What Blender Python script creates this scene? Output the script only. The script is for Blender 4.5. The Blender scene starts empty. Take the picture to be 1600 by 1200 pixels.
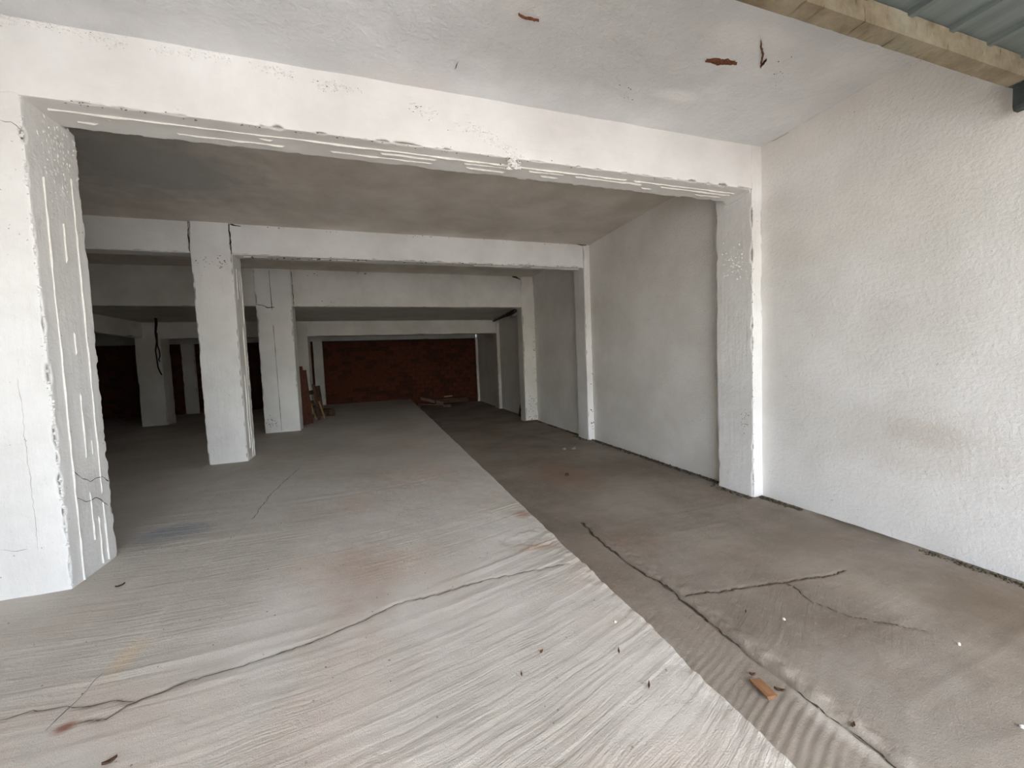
import bpy, math, random
import numpy as np
from mathutils import Matrix, Vector

scene = bpy.context.scene
COL = scene.collection

# ------------------------------------------------------------------ camera
FPX = 627.545
YAW, PITCH, ROLL = [math.radians(a) for a in (18.59823, -3.35477, -2.32007)]
CAM = np.array([0.0, 0.0, 1.65])
_cy, _sy, _cp, _sp = math.cos(YAW), math.sin(YAW), math.cos(PITCH), math.sin(PITCH)
FW = np.array([_sy * _cp, _cy * _cp, _sp])
_r0 = np.array([_cy, -_sy, 0.0])
_u0 = np.cross(_r0, FW)
RT = _r0 * math.cos(ROLL) + _u0 * math.sin(ROLL)
UP = -_r0 * math.sin(ROLL) + _u0 * math.cos(ROLL)
cam_data = bpy.data.cameras.new('camera')
cam_data.sensor_width = 36.0
cam_data.lens = FPX / 1600 * 36.0
cam_data.clip_start = 0.05
cam = bpy.data.objects.new('camera', cam_data)
COL.objects.link(cam)
cam.matrix_world = Matrix(((RT[0], UP[0], -FW[0], CAM[0]), (RT[1], UP[1], -FW[1], CAM[1]),
                           (RT[2], UP[2], -FW[2], CAM[2]), (0, 0, 0, 1)))
scene.camera = cam


def at(u, v, ax, val):
    """point on the plane axis=val seen at pixel (u, v)"""
    d = FW + RT * (u - 800) / FPX - UP * (v - 600) / FPX
    return CAM + d * ((val - CAM[ax]) / d[ax])


# ------------------------------------------------------------------ light
world = bpy.data.worlds.new('world')
scene.world = world
world.use_nodes = True
wn = world.node_tree
wn.nodes.clear()
wo = wn.nodes.new('ShaderNodeOutputWorld')
bg = wn.nodes.new('ShaderNodeBackground')
sky = wn.nodes.new('ShaderNodeTexSky')
sky.sky_type = 'NISHITA'
sky.sun_disc = False
sky.sun_elevation = math.radians(51)
sky.sun_rotation = math.radians(190)
sky.air_density = 1.0
sky.dust_density = 2.5
bg.inputs['Strength'].default_value = 0.54
tint = wn.nodes.new('ShaderNodeMix'); tint.data_type = 'RGBA'      # thin white haze over the whole sky
tint.inputs[0].default_value = 0.4
wn.links.new(sky.outputs[0], tint.inputs[6]); tint.inputs[7].default_value = (2.1, 2.5, 3.0, 1)
wn.links.new(tint.outputs[2], bg.inputs[0])
wn.links.new(bg.outputs[0], wo.inputs[0])

sun_d = bpy.data.lights.new('sun', 'SUN')
sun_d.energy = 4.6
sun_d.angle = math.radians(0.6)
sun_d.color = (1.0, 0.985, 0.965)
sun = bpy.data.objects.new('sun', sun_d)
COL.objects.link(sun)
_el, _az = math.radians(51), math.radians(12)      # the sun stands high, behind the photographer
_dir = Vector((math.sin(_az) * math.cos(_el), math.cos(_az) * math.cos(_el), -math.sin(_el)))
sun.rotation_euler = _dir.to_track_quat('-Z', 'Y').to_euler()
sun.location = (0, -8, 9)

vs = scene.view_settings
vs.view_transform = 'Standard'
vs.look = 'None'
vs.gamma = 1.0
vs.use_curve_mapping = False
vs.exposure = 1.72
scene.cycles.max_bounces = 14
scene.cycles.diffuse_bounces = 10

# ------------------------------------------------------------------ measures (metres; z = 0 is the right-hand lane)
XW = 4.072                       # right wall
G = 0.276                        # top of the raised slab
ZC = 3.84                        # ceiling of the tall bays
ZC4 = 3.05                       # ceiling of the low bays
Y1, Y1B = 3.348, 3.837
Y2, Y2B = 7.054, 7.489
Y3, Y3B = 10.0, 10.405
Y4, Y4B = 13.247, 13.75
Y5, Y5B = 16.378, 16.75
XFAR = -9.6
YF = -2.7                        # unseen open facade behind the camera, distance set to even out the light
SLAB_X = 1.235                   # edge of the raised slab
SEAM_X = 1.85                    # joint of the right-hand lane

random.seed(7)
rng = np.random.default_rng(11)


# ------------------------------------------------------------------ noise
def _hash(ix, iy, iz, seed):
    h = (ix.astype(np.int64) * 374761393 + iy.astype(np.int64) * 668265263 + iz.astype(np.int64) * 2147483647 + seed * 974711) & 0xffffffff
    h = ((h ^ (h >> 13)) * 1274126177) & 0xffffffff
    h = h ^ (h >> 16)
    return (h & 0xffff) / 65535.0


def vnoise(x, y, z=None, seed=0):
    x = np.asarray(x, float); y = np.asarray(y, float)
    z = np.zeros_like(x) if z is None else np.asarray(z, float)
    x0, y0, z0 = np.floor(x), np.floor(y), np.floor(z)
    fx, fy, fz = x - x0, y - y0, z - z0
    fx, fy, fz = [t * t * (3 - 2 * t) for t in (fx, fy, fz)]
    r = 0
    for dx in (0, 1):
        for dy in (0, 1):
            for dz in (0, 1):
                w = (fx if dx else 1 - fx) * (fy if dy else 1 - fy) * (fz if dz else 1 - fz)
                r = r + w * _hash(x0 + dx, y0 + dy, z0 + dz, seed)
    return r


def fbm(x, y, z=None, seed=0, octv=3):
    r, a, t = 0, 1.0, 0
    for o in range(octv):
        k = 2 ** o
        r = r + a * vnoise(np.asarray(x) * k, np.asarray(y) * k, None if z is None else np.asarray(z) * k, seed + o * 17)
        t += a; a *= 0.5
    return r / t


# ------------------------------------------------------------------ materials
def lin(r, g, b):
    f = lambda c: (c / 255 / 12.92) if c / 255 <= 0.04045 else ((c / 255 + 0.055) / 1.055) ** 2.4
    return (f(r), f(g), f(b), 1.0)


class NT:
    def __init__(self, name):
        self.m = bpy.data.materials.new(name)
        self.m.use_nodes = True
        self.t = self.m.node_tree
        self.t.nodes.clear()
        self.out = self.t.nodes.new('ShaderNodeOutputMaterial')
        self.b = self.t.nodes.new('ShaderNodeBsdfPrincipled')
        self.t.links.new(self.b.outputs[0], self.out.inputs[0])
        tc = self.t.nodes.new('ShaderNodeNewGeometry')
        self.pos = tc.outputs['Position']

    def link(self, a, b): self.t.links.new(a, b)

    def mapping(self, scale=(1, 1, 1), rot=(0, 0, 0), src=None):
        n = self.t.nodes.new('ShaderNodeMapping')
        n.inputs['Scale'].default_value = scale
        n.inputs['Rotation'].default_value = rot
        self.link(src or self.pos, n.inputs['Vector'])
        return n.outputs[0]

    def noise(self, scale, detail=4, rough=0.55, vec=None, dist=0.0):
        n = self.t.nodes.new('ShaderNodeTexNoise')
        n.inputs['Scale'].default_value = scale
        n.inputs['Detail'].default_value = detail
        n.inputs['Roughness'].default_value = rough
        n.inputs['Distortion'].default_value = dist
        self.link(vec or self.pos, n.inputs['Vector'])
        return n.outputs[0]

    def ramp(self, fac, a, b):
        n = self.t.nodes.new('ShaderNodeMapRange')
        n.inputs['From Min'].default_value = a
        n.inputs['From Max'].default_value = b
        self.link(fac, n.inputs['Value'])
        return n.outputs[0]

    def mix(self, fac, a, b, blend='MIX'):
        n = self.t.nodes.new('ShaderNodeMix')
        n.data_type = 'RGBA'
        n.blend_type = blend
        for s, v in ((n.inputs[0], fac), (n.inputs[6], a), (n.inputs[7], b)):
            if isinstance(v, (int, float)): s.default_value = v
            elif isinstance(v, tuple): s.default_value = v
            else: self.link(v, s)
        return n.outputs[2]

    def math(self, op, a, b=0.0):
        n = self.t.nodes.new('ShaderNodeMath')
        n.operation = op
        n.use_clamp = False
        for s, v in ((n.inputs[0], a), (n.inputs[1], b)):
            if isinstance(v, (int, float)): s.default_value = v
            else: self.link(v, s)
        return n.outputs[0]

    def blob(self, c, rad, soft=0.6, warp=0.25, wscale=5.0):
        """1 inside a ragged stain or colour patch round point c (rad = xyz radii), 0 outside"""
        s = self.t.nodes.new('ShaderNodeVectorMath'); s.operation = 'SUBTRACT'
        self.link(self.pos, s.inputs[0]); s.inputs[1].default_value = tuple(c)
        d = self.t.nodes.new('ShaderNodeVectorMath'); d.operation = 'DIVIDE'
        self.link(s.outputs[0], d.inputs[0]); d.inputs[1].default_value = tuple(rad)
        l = self.t.nodes.new('ShaderNodeVectorMath'); l.operation = 'LENGTH'
        self.link(d.outputs[0], l.inputs[0])
        w = self.math('MULTIPLY_ADD', self.noise(wscale, 4), warp * 4)
        w.node.inputs[2].default_value = -warp * 2
        t = self.math('ADD', l.outputs['Value'], w)
        n = self.t.nodes.new('ShaderNodeMapRange')
        n.inputs['From Min'].default_value = 1.0
        n.inputs['From Max'].default_value = 1.0 - soft
        self.link(t, n.inputs['Value'])
        return n.outputs[0]

    def attr(self, name):
        n = self.t.nodes.new('ShaderNodeAttribute')
        n.attribute_name = name
        return n.outputs['Fac']

    def bump(self, h, strength, dist, prev=None):
        n = self.t.nodes.new('ShaderNodeBump')
        n.inputs['Strength'].default_value = strength
        n.inputs['Distance'].default_value = dist
        self.link(h, n.inputs['Height'])
        if prev is not None: self.link(prev, n.inputs['Normal'])
        return n.outputs[0]

    def done(self, col, rough=0.9, normal=None, spec=0.25, metal=0.0):
        if isinstance(col, tuple): self.b.inputs['Base Color'].default_value = col
        else: self.link(col, self.b.inputs['Base Color'])
        if isinstance(rough, (int, float)): self.b.inputs['Roughness'].default_value = rough
        else: self.link(rough, self.b.inputs['Roughness'])
        self.b.inputs['Specular IOR Level'].default_value = spec
        self.b.inputs['Metallic'].default_value = metal
        if normal is not None: self.link(normal, self.b.inputs['Normal'])
        return self.m


def whitewash(name, base, grey, chip, bscale=18, bstr=0.5, bdist=0.012, chips=0.66, blobs=(), streak=None):
    n = NT(name)
    c = n.mix(n.ramp(n.noise(1.3, 5, 0.6), 0.38, 0.68), base, grey)
    c = n.mix(n.math('MULTIPLY', n.ramp(n.noise(14, 5, 0.7), 0.55, 0.8), 0.35), c, grey)
    for (p, r, col, amt) in blobs:
        c = n.mix(n.math('MULTIPLY', n.blob(p, r), amt), c, col)
    c = n.mix(n.math('MULTIPLY', n.attr('chip'), 0.75), c, chip)
    spots = n.ramp(n.noise(34, 3, 0.6), chips, chips + 0.05)
    c = n.mix(n.math('MULTIPLY', spots, 0.8), c, chip)
    h1 = n.noise(bscale, 6, 0.65)
    h2 = n.noise(bscale * 5.5, 3, 0.6)
    nb = n.bump(h1, bstr, bdist)
    nb = n.bump(h2, bstr * 0.7, bdist * 0.25, nb)
    if streak:
        h3 = n.noise(6, 5, 0.6, n.mapping(streak))
        nb = n.bump(h3, 0.5, 0.01, nb)
    return n.done(c, 0.92, nb, 0.15)


def plain(name, col, col2=None, rough=0.8, scale=8, bump=0.2, metal=0.0, stretch=(1, 1, 1), dist=0.004):
    n = NT(name)
    v = n.mapping(stretch)
    f = n.noise(scale, 5, 0.6, v)
    c = n.mix(n.ramp(f, 0.35, 0.68), col, col2 or col)
    return n.done(c, rough, n.bump(n.noise(scale * 3, 4, 0.6, v), bump, dist), 0.3, metal)


stain_r = lin(150, 120, 95)
M = {}
M['wall'] = whitewash('rough white plaster', lin(234, 232, 228), lin(220, 217, 211), lin(166, 160, 150), 30, 0.7, 0.010, 0.70,
                      blobs=((at(1450, 680, 0, XW), (1, 0.3, 0.14), lin(190, 178, 162), 0.35),
                             (at(1430, 690, 0, XW), (1, 0.7, 0.4), lin(204, 195, 182), 0.35)))
M['beam'] = whitewash('white painted concrete', lin(237, 236, 233), lin(222, 220, 216), lin(128, 122, 112), 7, 0.35, 0.012, 0.735, streak=(0.15, 1, 3))
M['pillar'] = whitewash('white painted pillar concrete', lin(236, 235, 232), lin(220, 218, 214), lin(132, 126, 118), 10, 0.65, 0.012, 0.70, streak=(3, 3, 0.2))
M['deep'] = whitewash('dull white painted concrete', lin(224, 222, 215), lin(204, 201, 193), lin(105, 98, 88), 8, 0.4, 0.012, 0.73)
M['ceil'] = whitewash('grey white ceiling plaster', lin(226, 227, 228), lin(212, 213, 214), lin(150, 145, 138), 5, 0.9, 0.03, 0.77,
                      blobs=((at(900, 90, 2, ZC), (1.4, 0.5, 1), lin(204, 204, 203), 0.7), (at(1060, 150, 2, ZC), (0.35, 0.09, 1), lin(240, 240, 238), 0.7), (at(1180, 60, 2, ZC), (0.45, 0.12, 1), lin(238, 238, 236), 0.6), (at(640, 140, 2, ZC), (0.5, 0.3, 1), lin(216, 210, 208), 0.6), (at(820, 15, 2, ZC), (0.22, 0.1, 1), lin(228, 226, 221), 0.5)))
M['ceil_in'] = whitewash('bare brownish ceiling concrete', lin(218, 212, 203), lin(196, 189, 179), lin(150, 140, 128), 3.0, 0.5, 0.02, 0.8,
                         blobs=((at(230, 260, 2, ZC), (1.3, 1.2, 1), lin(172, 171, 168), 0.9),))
M['ridge'] = plain('fresh white paint ridge', lin(236, 234, 228), lin(220, 217, 209), 0.8, 30, 0.3)
M['mortar'] = plain('grey mortar', lin(74, 60, 50), lin(58, 48, 40), 0.95, 20)
M['brick'] = plain('terracotta hollow brick', lin(92, 46, 31), lin(72, 36, 25), 0.9, 9, 0.4)
M['brick2'] = plain('dark terracotta brick', lin(76, 38, 27), lin(60, 31, 23), 0.9, 9, 0.4)
M['door'] = plain('dark grey green sheet steel', lin(112, 121, 119), lin(94, 102, 100), 0.45, 3, 0.1, 0.15, (4, 0.6, 4))
M['rail'] = plain('black steel', lin(74, 79, 78), lin(56, 60, 59), 0.55, 12, 0.2, 0.3)
M['plank'] = plain('dark red brown plank', lin(96, 58, 44), lin(70, 42, 34), 0.85, 5, 0.3, 0, (6, 6, 0.5))
M['slat'] = plain('pale weathered wood', lin(176, 146, 108), lin(140, 112, 80), 0.85, 6, 0.3, 0, (5, 5, 1))
M['dwood'] = plain('old brown timber', lin(92, 70, 56), lin(66, 50, 42), 0.88, 6, 0.3, 0, (2, 5, 5))
M['pinkwood'] = plain('greyish mauve painted board', lin(128, 106, 100), lin(104, 86, 82), 0.85, 6, 0.2)
M['chip'] = plain('orange brown wood offcut', lin(142, 104, 72), lin(112, 80, 54), 0.8, 30, 0.4, 0, (6, 0.8, 1))
M['leaf'] = plain('dry brown leaf', lin(98, 70, 52), lin(72, 52, 40), 0.9, 40, 0.3)
M['stone'] = plain('white plaster crumb', lin(222, 218, 208), lin(196, 190, 180), 0.9, 60, 0.5)
M['grit'] = plain('grey concrete grit', lin(140, 130, 118), lin(100, 92, 82), 0.95, 40, 0.5)
M['dirt'] = plain('dark earth dirt', lin(82, 75, 60), lin(56, 51, 40), 1.0, 40, 0.5)
M['crack'] = plain('dark crack dirt', lin(78, 69, 59), lin(52, 46, 40), 1.0, 30, 0.3)
M['cable'] = plain('black rubber cable', lin(22, 21, 20), lin(30, 29, 27), 0.6, 30, 0.1)
M['pvc'] = plain('white plastic', lin(206, 202, 194), lin(190, 185, 176), 0.5, 20, 0.1)
M['rust'] = plain('flaking rust', lin(120, 78, 54), lin(84, 52, 38), 0.95, 40, 0.6, 0, (1, 1, 1), 0.006)
M['yard'] = plain('pale concrete yard', lin(190, 185, 178), lin(172, 167, 160), 0.95, 2)
M['card'] = plain('brown cardboard', lin(120, 92, 66), lin(96, 74, 54), 0.9, 12)

# door frame: dirty ochre painted edge
n = NT('ochre brown dirty painted door edge')
c = n.mix(n.ramp(n.noise(5, 5, 0.65), 0.35, 0.65), lin(138, 128, 108), lin(104, 92, 72))
c = n.mix(n.math('MULTIPLY', n.ramp(n.noise(3.2, 5, 0.6), 0.54, 0.7), 0.6), c, lin(140, 139, 120))
c = n.mix(n.math('MULTIPLY', n.ramp(n.noise(7, 4, 0.6, n.mapping((3.5, 0.5, 1))), 0.6, 0.7), 0.8), c, lin(66, 54, 38))
M['frame'] = n.done(c, 0.85, n.bump(n.noise(40, 5, 0.7), 0.6, 0.006), 0.2)


def floor_mat(name, base, dark, warm, blobs, light, rib=1.0):
    n = NT(name)
    warpd = n.mapping((0.35, 1.6, 1), (0, 0, math.radians(-10)))
    c = n.mix(n.ramp(n.noise(0.9, 6, 0.6), 0.36, 0.66), base, dark)
    c = n.mix(n.math('MULTIPLY', n.ramp(n.noise(1.1, 4, 0.55, n.mapping((1, 1, 1), (0, 0, 1.0))), 0.52, 0.72), 0.55), c, warm)
    c = n.mix(n.math('MULTIPLY', n.ramp(n.noise(9, 5, 0.7, warpd), 0.5, 0.75), 0.4), c, dark)
    c = n.mix(n.math('MULTIPLY', n.ramp(n.noise(26, 4, 0.7), 0.56, 0.72), 0.35), c, light)
    for (p, r, col, amt) in blobs:
        c = n.mix(n.math('MULTIPLY', n.blob(p, r, 0.7, 0.3, 6), amt), c, col)
    c = n.mix(n.math('MULTIPLY', n.attr('worn'), 0.75), c, light)
    c = n.mix(n.math('MULTIPLY', n.attr('dirt'), 0.8), c, lin(84, 75, 64))
    sx = n.t.nodes.new('ShaderNodeSeparateXYZ'); n.link(n.pos, sx.inputs[0])
    cv = n.math('MULTIPLY', sx.outputs[0], sx.outputs[0])
    tt = n.math('SUBTRACT', n.math('SUBTRACT', sx.outputs[1], n.math('MULTIPLY', sx.outputs[0], 0.18)), n.math('MULTIPLY', cv, 0.085))
    tt = n.math('ADD', tt, n.math('MULTIPLY', n.noise(1.1, 2), 0.15))
    cx = n.t.nodes.new('ShaderNodeCombineXYZ')
    n.link(n.math('MULTIPLY', sx.outputs[0], 1.6), cx.inputs[0]); n.link(n.math('MULTIPLY', tt, 34.0), cx.inputs[1])
    broom = n.noise(1.0, 4, 0.6, cx.outputs[0])
    patchy = n.ramp(n.noise(0.9, 3), 0.35, 0.6)
    nb = n.bump(n.math('MULTIPLY', broom, patchy), rib, 0.010)
    nb = n.bump(n.noise(60, 5, 0.75), 0.55, 0.007, nb)
    nb = n.bump(n.noise(190, 3, 0.6), 0.6, 0.004, nb)
    return n.done(c, 0.93, nb, 0.2)


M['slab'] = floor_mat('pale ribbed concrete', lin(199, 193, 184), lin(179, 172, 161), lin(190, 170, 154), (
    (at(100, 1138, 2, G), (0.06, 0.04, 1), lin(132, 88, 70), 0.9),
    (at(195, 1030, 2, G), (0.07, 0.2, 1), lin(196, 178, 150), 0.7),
    (at(272, 832, 2, G), (0.34, 0.24, 1), lin(138, 148, 158), 0.6),  # bluish sky light on the floor, painted into the slab colour
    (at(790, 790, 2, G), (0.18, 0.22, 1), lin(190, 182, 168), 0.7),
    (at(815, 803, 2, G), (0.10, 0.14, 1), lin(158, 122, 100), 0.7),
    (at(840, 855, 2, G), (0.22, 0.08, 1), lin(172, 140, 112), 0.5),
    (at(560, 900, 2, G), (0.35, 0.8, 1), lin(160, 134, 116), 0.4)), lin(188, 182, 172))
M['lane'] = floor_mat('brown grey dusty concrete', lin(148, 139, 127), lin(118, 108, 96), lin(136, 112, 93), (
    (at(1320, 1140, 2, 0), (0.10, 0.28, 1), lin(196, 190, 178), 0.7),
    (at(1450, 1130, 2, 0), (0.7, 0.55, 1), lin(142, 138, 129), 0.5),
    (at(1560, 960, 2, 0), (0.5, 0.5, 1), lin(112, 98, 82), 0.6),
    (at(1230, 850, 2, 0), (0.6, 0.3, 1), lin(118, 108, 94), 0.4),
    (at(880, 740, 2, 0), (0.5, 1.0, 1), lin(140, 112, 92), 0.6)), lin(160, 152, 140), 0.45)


# ------------------------------------------------------------------ mesh helpers
def add_obj(name, verts, faces, mat, parent=None, smooth=False):
    me = bpy.data.meshes.new(name)
    if isinstance(verts, np.ndarray): verts = verts.tolist()
    me.from_pydata(verts, [], faces if isinstance(faces, list) else faces.tolist())
    me.materials.append(mat)
    if smooth: me.polygons.foreach_set('use_smooth', [True] * len(me.polygons))
    me.update()
    o = bpy.data.objects.new(name, me)
    COL.objects.link(o)
    if parent is not None: o.parent = parent
    return o


def tag(o, label=None, cat=None, group=None, kind=None):
    for k, v in (('label', label), ('category', cat), ('group', group), ('kind', kind)):
        if v: o[k] = v
    return o


def empty(name, label, cat, group=None, loc=(0, 0, 0)):
    o = bpy.data.objects.new(name, None)
    o.location = loc
    o.empty_display_size = 0.1
    COL.objects.link(o)
    return tag(o, label, cat, group)


def ticks(a, b, step, margins=()):
    n = max(1, int(round((b - a) / step)))
    t = list(np.linspace(a, b, n + 1))
    for m in margins:
        if m < (b - a) / 2: t += [a + m, b - m]
    return np.unique(np.round(np.array(t), 5))


def rough_box(x0, x1, y0, y1, z0, z1, step=0.06, chip=0.02, rough=0.003, seed=0, edge=0.03, fine=True, freq=14):
    """box made of six finely divided faces with chipped edges and slightly uneven sides"""
    mg = (0.008, 0.02, 0.04) if fine else ()
    ax = [ticks(x0, x1, step, mg), ticks(y0, y1, step, mg), ticks(z0, z1, step, mg)]
    lo, hi = np.array([x0, y0, z0]), np.array([x1, y1, z1])
    V, F, base = [], [], 0
    for k in range(3):
        i, j = (k + 1) % 3, (k + 2) % 3
        for side in (0, 1):
            A, B = np.meshgrid(ax[i], ax[j], indexing='ij')
            P = np.zeros(A.shape + (3,))
            P[..., i] = A; P[..., j] = B; P[..., k] = hi[k] if side else lo[k]
            ni, nj = A.shape
            idx = np.arange(ni * nj).reshape(ni, nj) + base
            q = np.stack([idx[:-1, :-1], idx[1:, :-1], idx[1:, 1:], idx[:-1, 1:]], -1).reshape(-1, 4)
            if not side: q = q[:, ::-1]
            V.append(P.reshape(-1, 3)); F.append(q); base += ni * nj
    V = np.concatenate(V); F = np.concatenate(F)
    dlo, dhi = V - lo, hi - V
    d = np.minimum(dlo, dhi)
    sgn = np.where(dlo < dhi, 1.0, -1.0)
    srt = np.sort(d, 1)
    e = srt[:, 1]
    nz = fbm(V[:, 0] * freq, V[:, 1] * freq, V[:, 2] * freq, seed, 3)
    big = fbm(V[:, 0] * 2.2, V[:, 1] * 2.2, V[:, 2] * 2.2, seed + 5, 2)
    wear = np.clip(nz - 0.44, 0, 1) * 5.0 * np.clip(big * 2.6 - 0.75, 0.08, 1.3)
    amt = chip * (0.10 + wear) * np.clip(1 - e / (edge * (0.35 + 0.65 * np.clip(wear, 0, 1))), 0, 1) ** 1.2
    rough_box.chip = np.clip((amt - chip * 0.18) / (chip * 0.5 + 1e-6), 0, 1) if chip > 0 else np.zeros(len(V))
    near = np.clip(1 - d / edge, 0, 1)
    V = V + sgn * near * amt[:, None]
    un = (fbm(V[:, 0] * 3, V[:, 1] * 3, V[:, 2] * 3, seed + 9, 3) - 0.5) * 2 * rough
    flat = (d < 1e-6)
    V = V + np.where(flat, sgn * un[:, None], 0)
    return V, F


def structure(name, *boxes, mat, **kw):
    V, F, b = [], [], 0
    for bx in boxes:
        v, f = rough_box(*bx, **kw)
        V.append(v); F.append(f + b); b += len(v)
    o = add_obj(name, np.concatenate(V), np.concatenate(F), mat, smooth=True)
    return tag(o, kind='structure')


def boxv(x0, x1, y0, y1, z0, z1):
    v = [(x, y, z) for x in (x0, x1) for y in (y0, y1) for z in (z0, z1)]
    f = [(0, 1, 3, 2), (4, 6, 7, 5), (0, 4, 5, 1), (2, 3, 7, 6), (0, 2, 6, 4), (1, 5, 7, 3)]
    return v, f


def bar(name, p, q, w, t, mat, parent=None, up=(0, 0, 1), jag=0.0):
    """a straight timber/steel bar of width w and thickness t from p to q, with bevelled ends"""
    p, q = Vector(p), Vector(q)
    d = (q - p); L = d.length; d.normalize()
    s = d.cross(Vector(up))
    if s.length < 1e-4: s = d.cross(Vector((1, 0, 0)))
    s.normalize(); u = s.cross(d)
    V, F = [], []
    b = min(w, t) * 0.12
    prof = [(-w / 2 + b, -t / 2), (w / 2 - b, -t / 2), (w / 2, -t / 2 + b), (w / 2, t / 2 - b), (w / 2 - b, t / 2), (-w / 2 + b, t / 2), (-w / 2, t / 2 - b), (-w / 2, -t / 2 + b)]
    rings = (0, 0.33, 0.66, 1.0)
    for k, r in enumerate(rings):
        for (a, c) in prof:
            j = random.uniform(-jag, jag)
            V.append(p + d * (L * r + (j if k in (0, 3) else 0)) + s * a + u * c)
    for k in range(len(rings) - 1):
        for i in range(8):
            F.append((k * 8 + i, k * 8 + (i + 1) % 8, k * 8 + 8 + (i + 1) % 8, k * 8 + 8 + i))
    F.append(tuple(range(7, -1, -1))); m = 8 * (len(rings) - 1)
    F.append(tuple(range(m, m + 8)))
    return add_obj(name, [tuple(v) for v in V], F, mat, parent)


def tube(name, pts, rad, mat, parent=None, seg=8):
    V, F = [], []
    pts = [Vector(p) for p in pts]
    rads = rad if isinstance(rad, (list, tuple)) else [rad] * len(pts)
    prev = None
    for i, p in enumerate(pts):
        d = (pts[min(i + 1, len(pts) - 1)] - pts[max(i - 1, 0)]).normalized()
        ref = prev or (Vector((1, 0, 0)) if abs(d.x) < 0.8 else Vector((0, 1, 0)))
        a = (ref - d * ref.dot(d)).normalized(); prev = a
        b = d.cross(a)
        for k in range(seg):
            t = 2 * math.pi * k / seg
            V.append(tuple(p + (a * math.cos(t) + b * math.sin(t)) * rads[i]))
    for i in range(len(pts) - 1):
        for k in range(seg):
            F.append((i * seg + k, i * seg + (k + 1) % seg, (i + 1) * seg + (k + 1) % seg, (i + 1) * seg + k))
    F.append(tuple(range(seg - 1, -1, -1)))
    m = (len(pts) - 1) * seg
    F.append(tuple(range(m, m + seg)))
    return add_obj(name, V, F, mat, parent, smooth=True)


def lump(name, c, r, mat, seed=0, parent=None, sub=2):
    """an irregular stone-like lump resting on its base; r = xyz radii"""
    import bmesh
    bm = bmesh.new()
    bmesh.ops.create_icosphere(bm, subdivisions=sub, radius=1)
    for v in bm.verts:
        k = 0.72 + 0.56 * float(vnoise(v.co.x * 1.7 + seed * 3.1, v.co.y * 1.7 + 9, v.co.z * 1.7, seed))
        v.co = Vector((v.co.x * r[0] * k, v.co.y * r[1] * k, max(-0.55, v.co.z * k) * r[2]))
    me = bpy.data.meshes.new(name)
    bm.to_mesh(me); bm.free()
    me.materials.append(mat)
    o = bpy.data.objects.new(name, me)
    o.location = (c[0], c[1], c[2] + 0.5 * r[2])
    o.rotation_euler = (0, 0, seed * 1.3)
    COL.objects.link(o)
    if parent is not None: o.parent = parent
    return o


# ------------------------------------------------------------------ floors
def poly_dist(X, Y, pts):
    P = np.array([p[:2] for p in pts])
    near = (X > P[:, 0].min() - 0.15) & (X < P[:, 0].max() + 0.15) & (Y > P[:, 1].min() - 0.15) & (Y < P[:, 1].max() + 0.15)
    full = np.full(X.shape, 1e9)
    X, Y = X[near], Y[near]
    best = np.full(X.shape, 1e9)
    for (ax, ay), (bx, by) in zip(P[:-1], P[1:]):
        dx, dy = bx - ax, by - ay
        t = np.clip(((X - ax) * dx + (Y - ay) * dy) / (dx * dx + dy * dy + 1e-12), 0, 1)
        best = np.minimum(best, np.hypot(X - ax - t * dx, Y - ay - t * dy))
    full[near] = best
    return full


def wobble(pts, amp, step, seed):
    """refine a polyline and give it a broken, jagged course"""
    P = [np.array(p[:2], float) for p in pts]
    out = []
    for a, b in zip(P[:-1], P[1:]):
        k = max(1, int(np.linalg.norm(b - a) / step))
        nrm = np.array([-(b - a)[1], (b - a)[0]]) / (np.linalg.norm(b - a) + 1e-9)
        for i in range(k):
            p = a + (b - a) * i / k
            s = len(out) * 0.37
            j = (float(vnoise(s * 2.1, 0.5, seed=seed)) - 0.5) * 2 + (float(vnoise(s * 0.6, 7.5, seed=seed + 3)) - 0.5) * 2
            out.append(p + nrm * j * amp * (0 if i == 0 and not out else 1))
    out.append(P[-1])
    return out


def px(pts, z): return [at(u, v, 2, z)[:2] for u, v in pts]


crack_slab = wobble(px([(128, 1128), (165, 1124), (200, 1102), (300, 1062), (380, 1040), (440, 1020), (500, 998), (560, 972), (622, 943), (700, 924), (760, 905), (830, 893), (890, 880)], G), 0.011, 0.02, 1)
crack_slab2 = wobble(px([(0, 1126), (50, 1112), (100, 1108), (140, 1105), (175, 1095), (215, 1098)], G), 0.01, 0.02, 2)
crack_slab3 = wobble(px([(20, 1200), (60, 1160), (105, 1110), (150, 1065), (205, 1010), (260, 945), (300, 900), (395, 810), (425, 770), (468, 732)], G), 0.012, 0.04, 3)
seam = wobble([(1.865, 0.2), (1.85, 0.9), (1.855, 1.25), (1.84, 1.6), (1.85, 1.9), (1.86, 2.12), (1.87, 2.3), (1.825, 2.6), (1.81, 3.0), (1.87, 3.55)], 0.012, 0.025, 4)
crack_lane = wobble(px([(1070, 932), (1130, 925), (1185, 917), (1222, 912), (1262, 906), (1300, 900), (1318, 893)], 0), 0.011, 0.018, 5)
crack_lane2 = wobble(px([(1222, 912), (1240, 918), (1265, 940), (1300, 955), (1325, 966), (1365, 975), (1400, 980), (1450, 990)], 0), 0.011, 0.018, 6)


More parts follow.
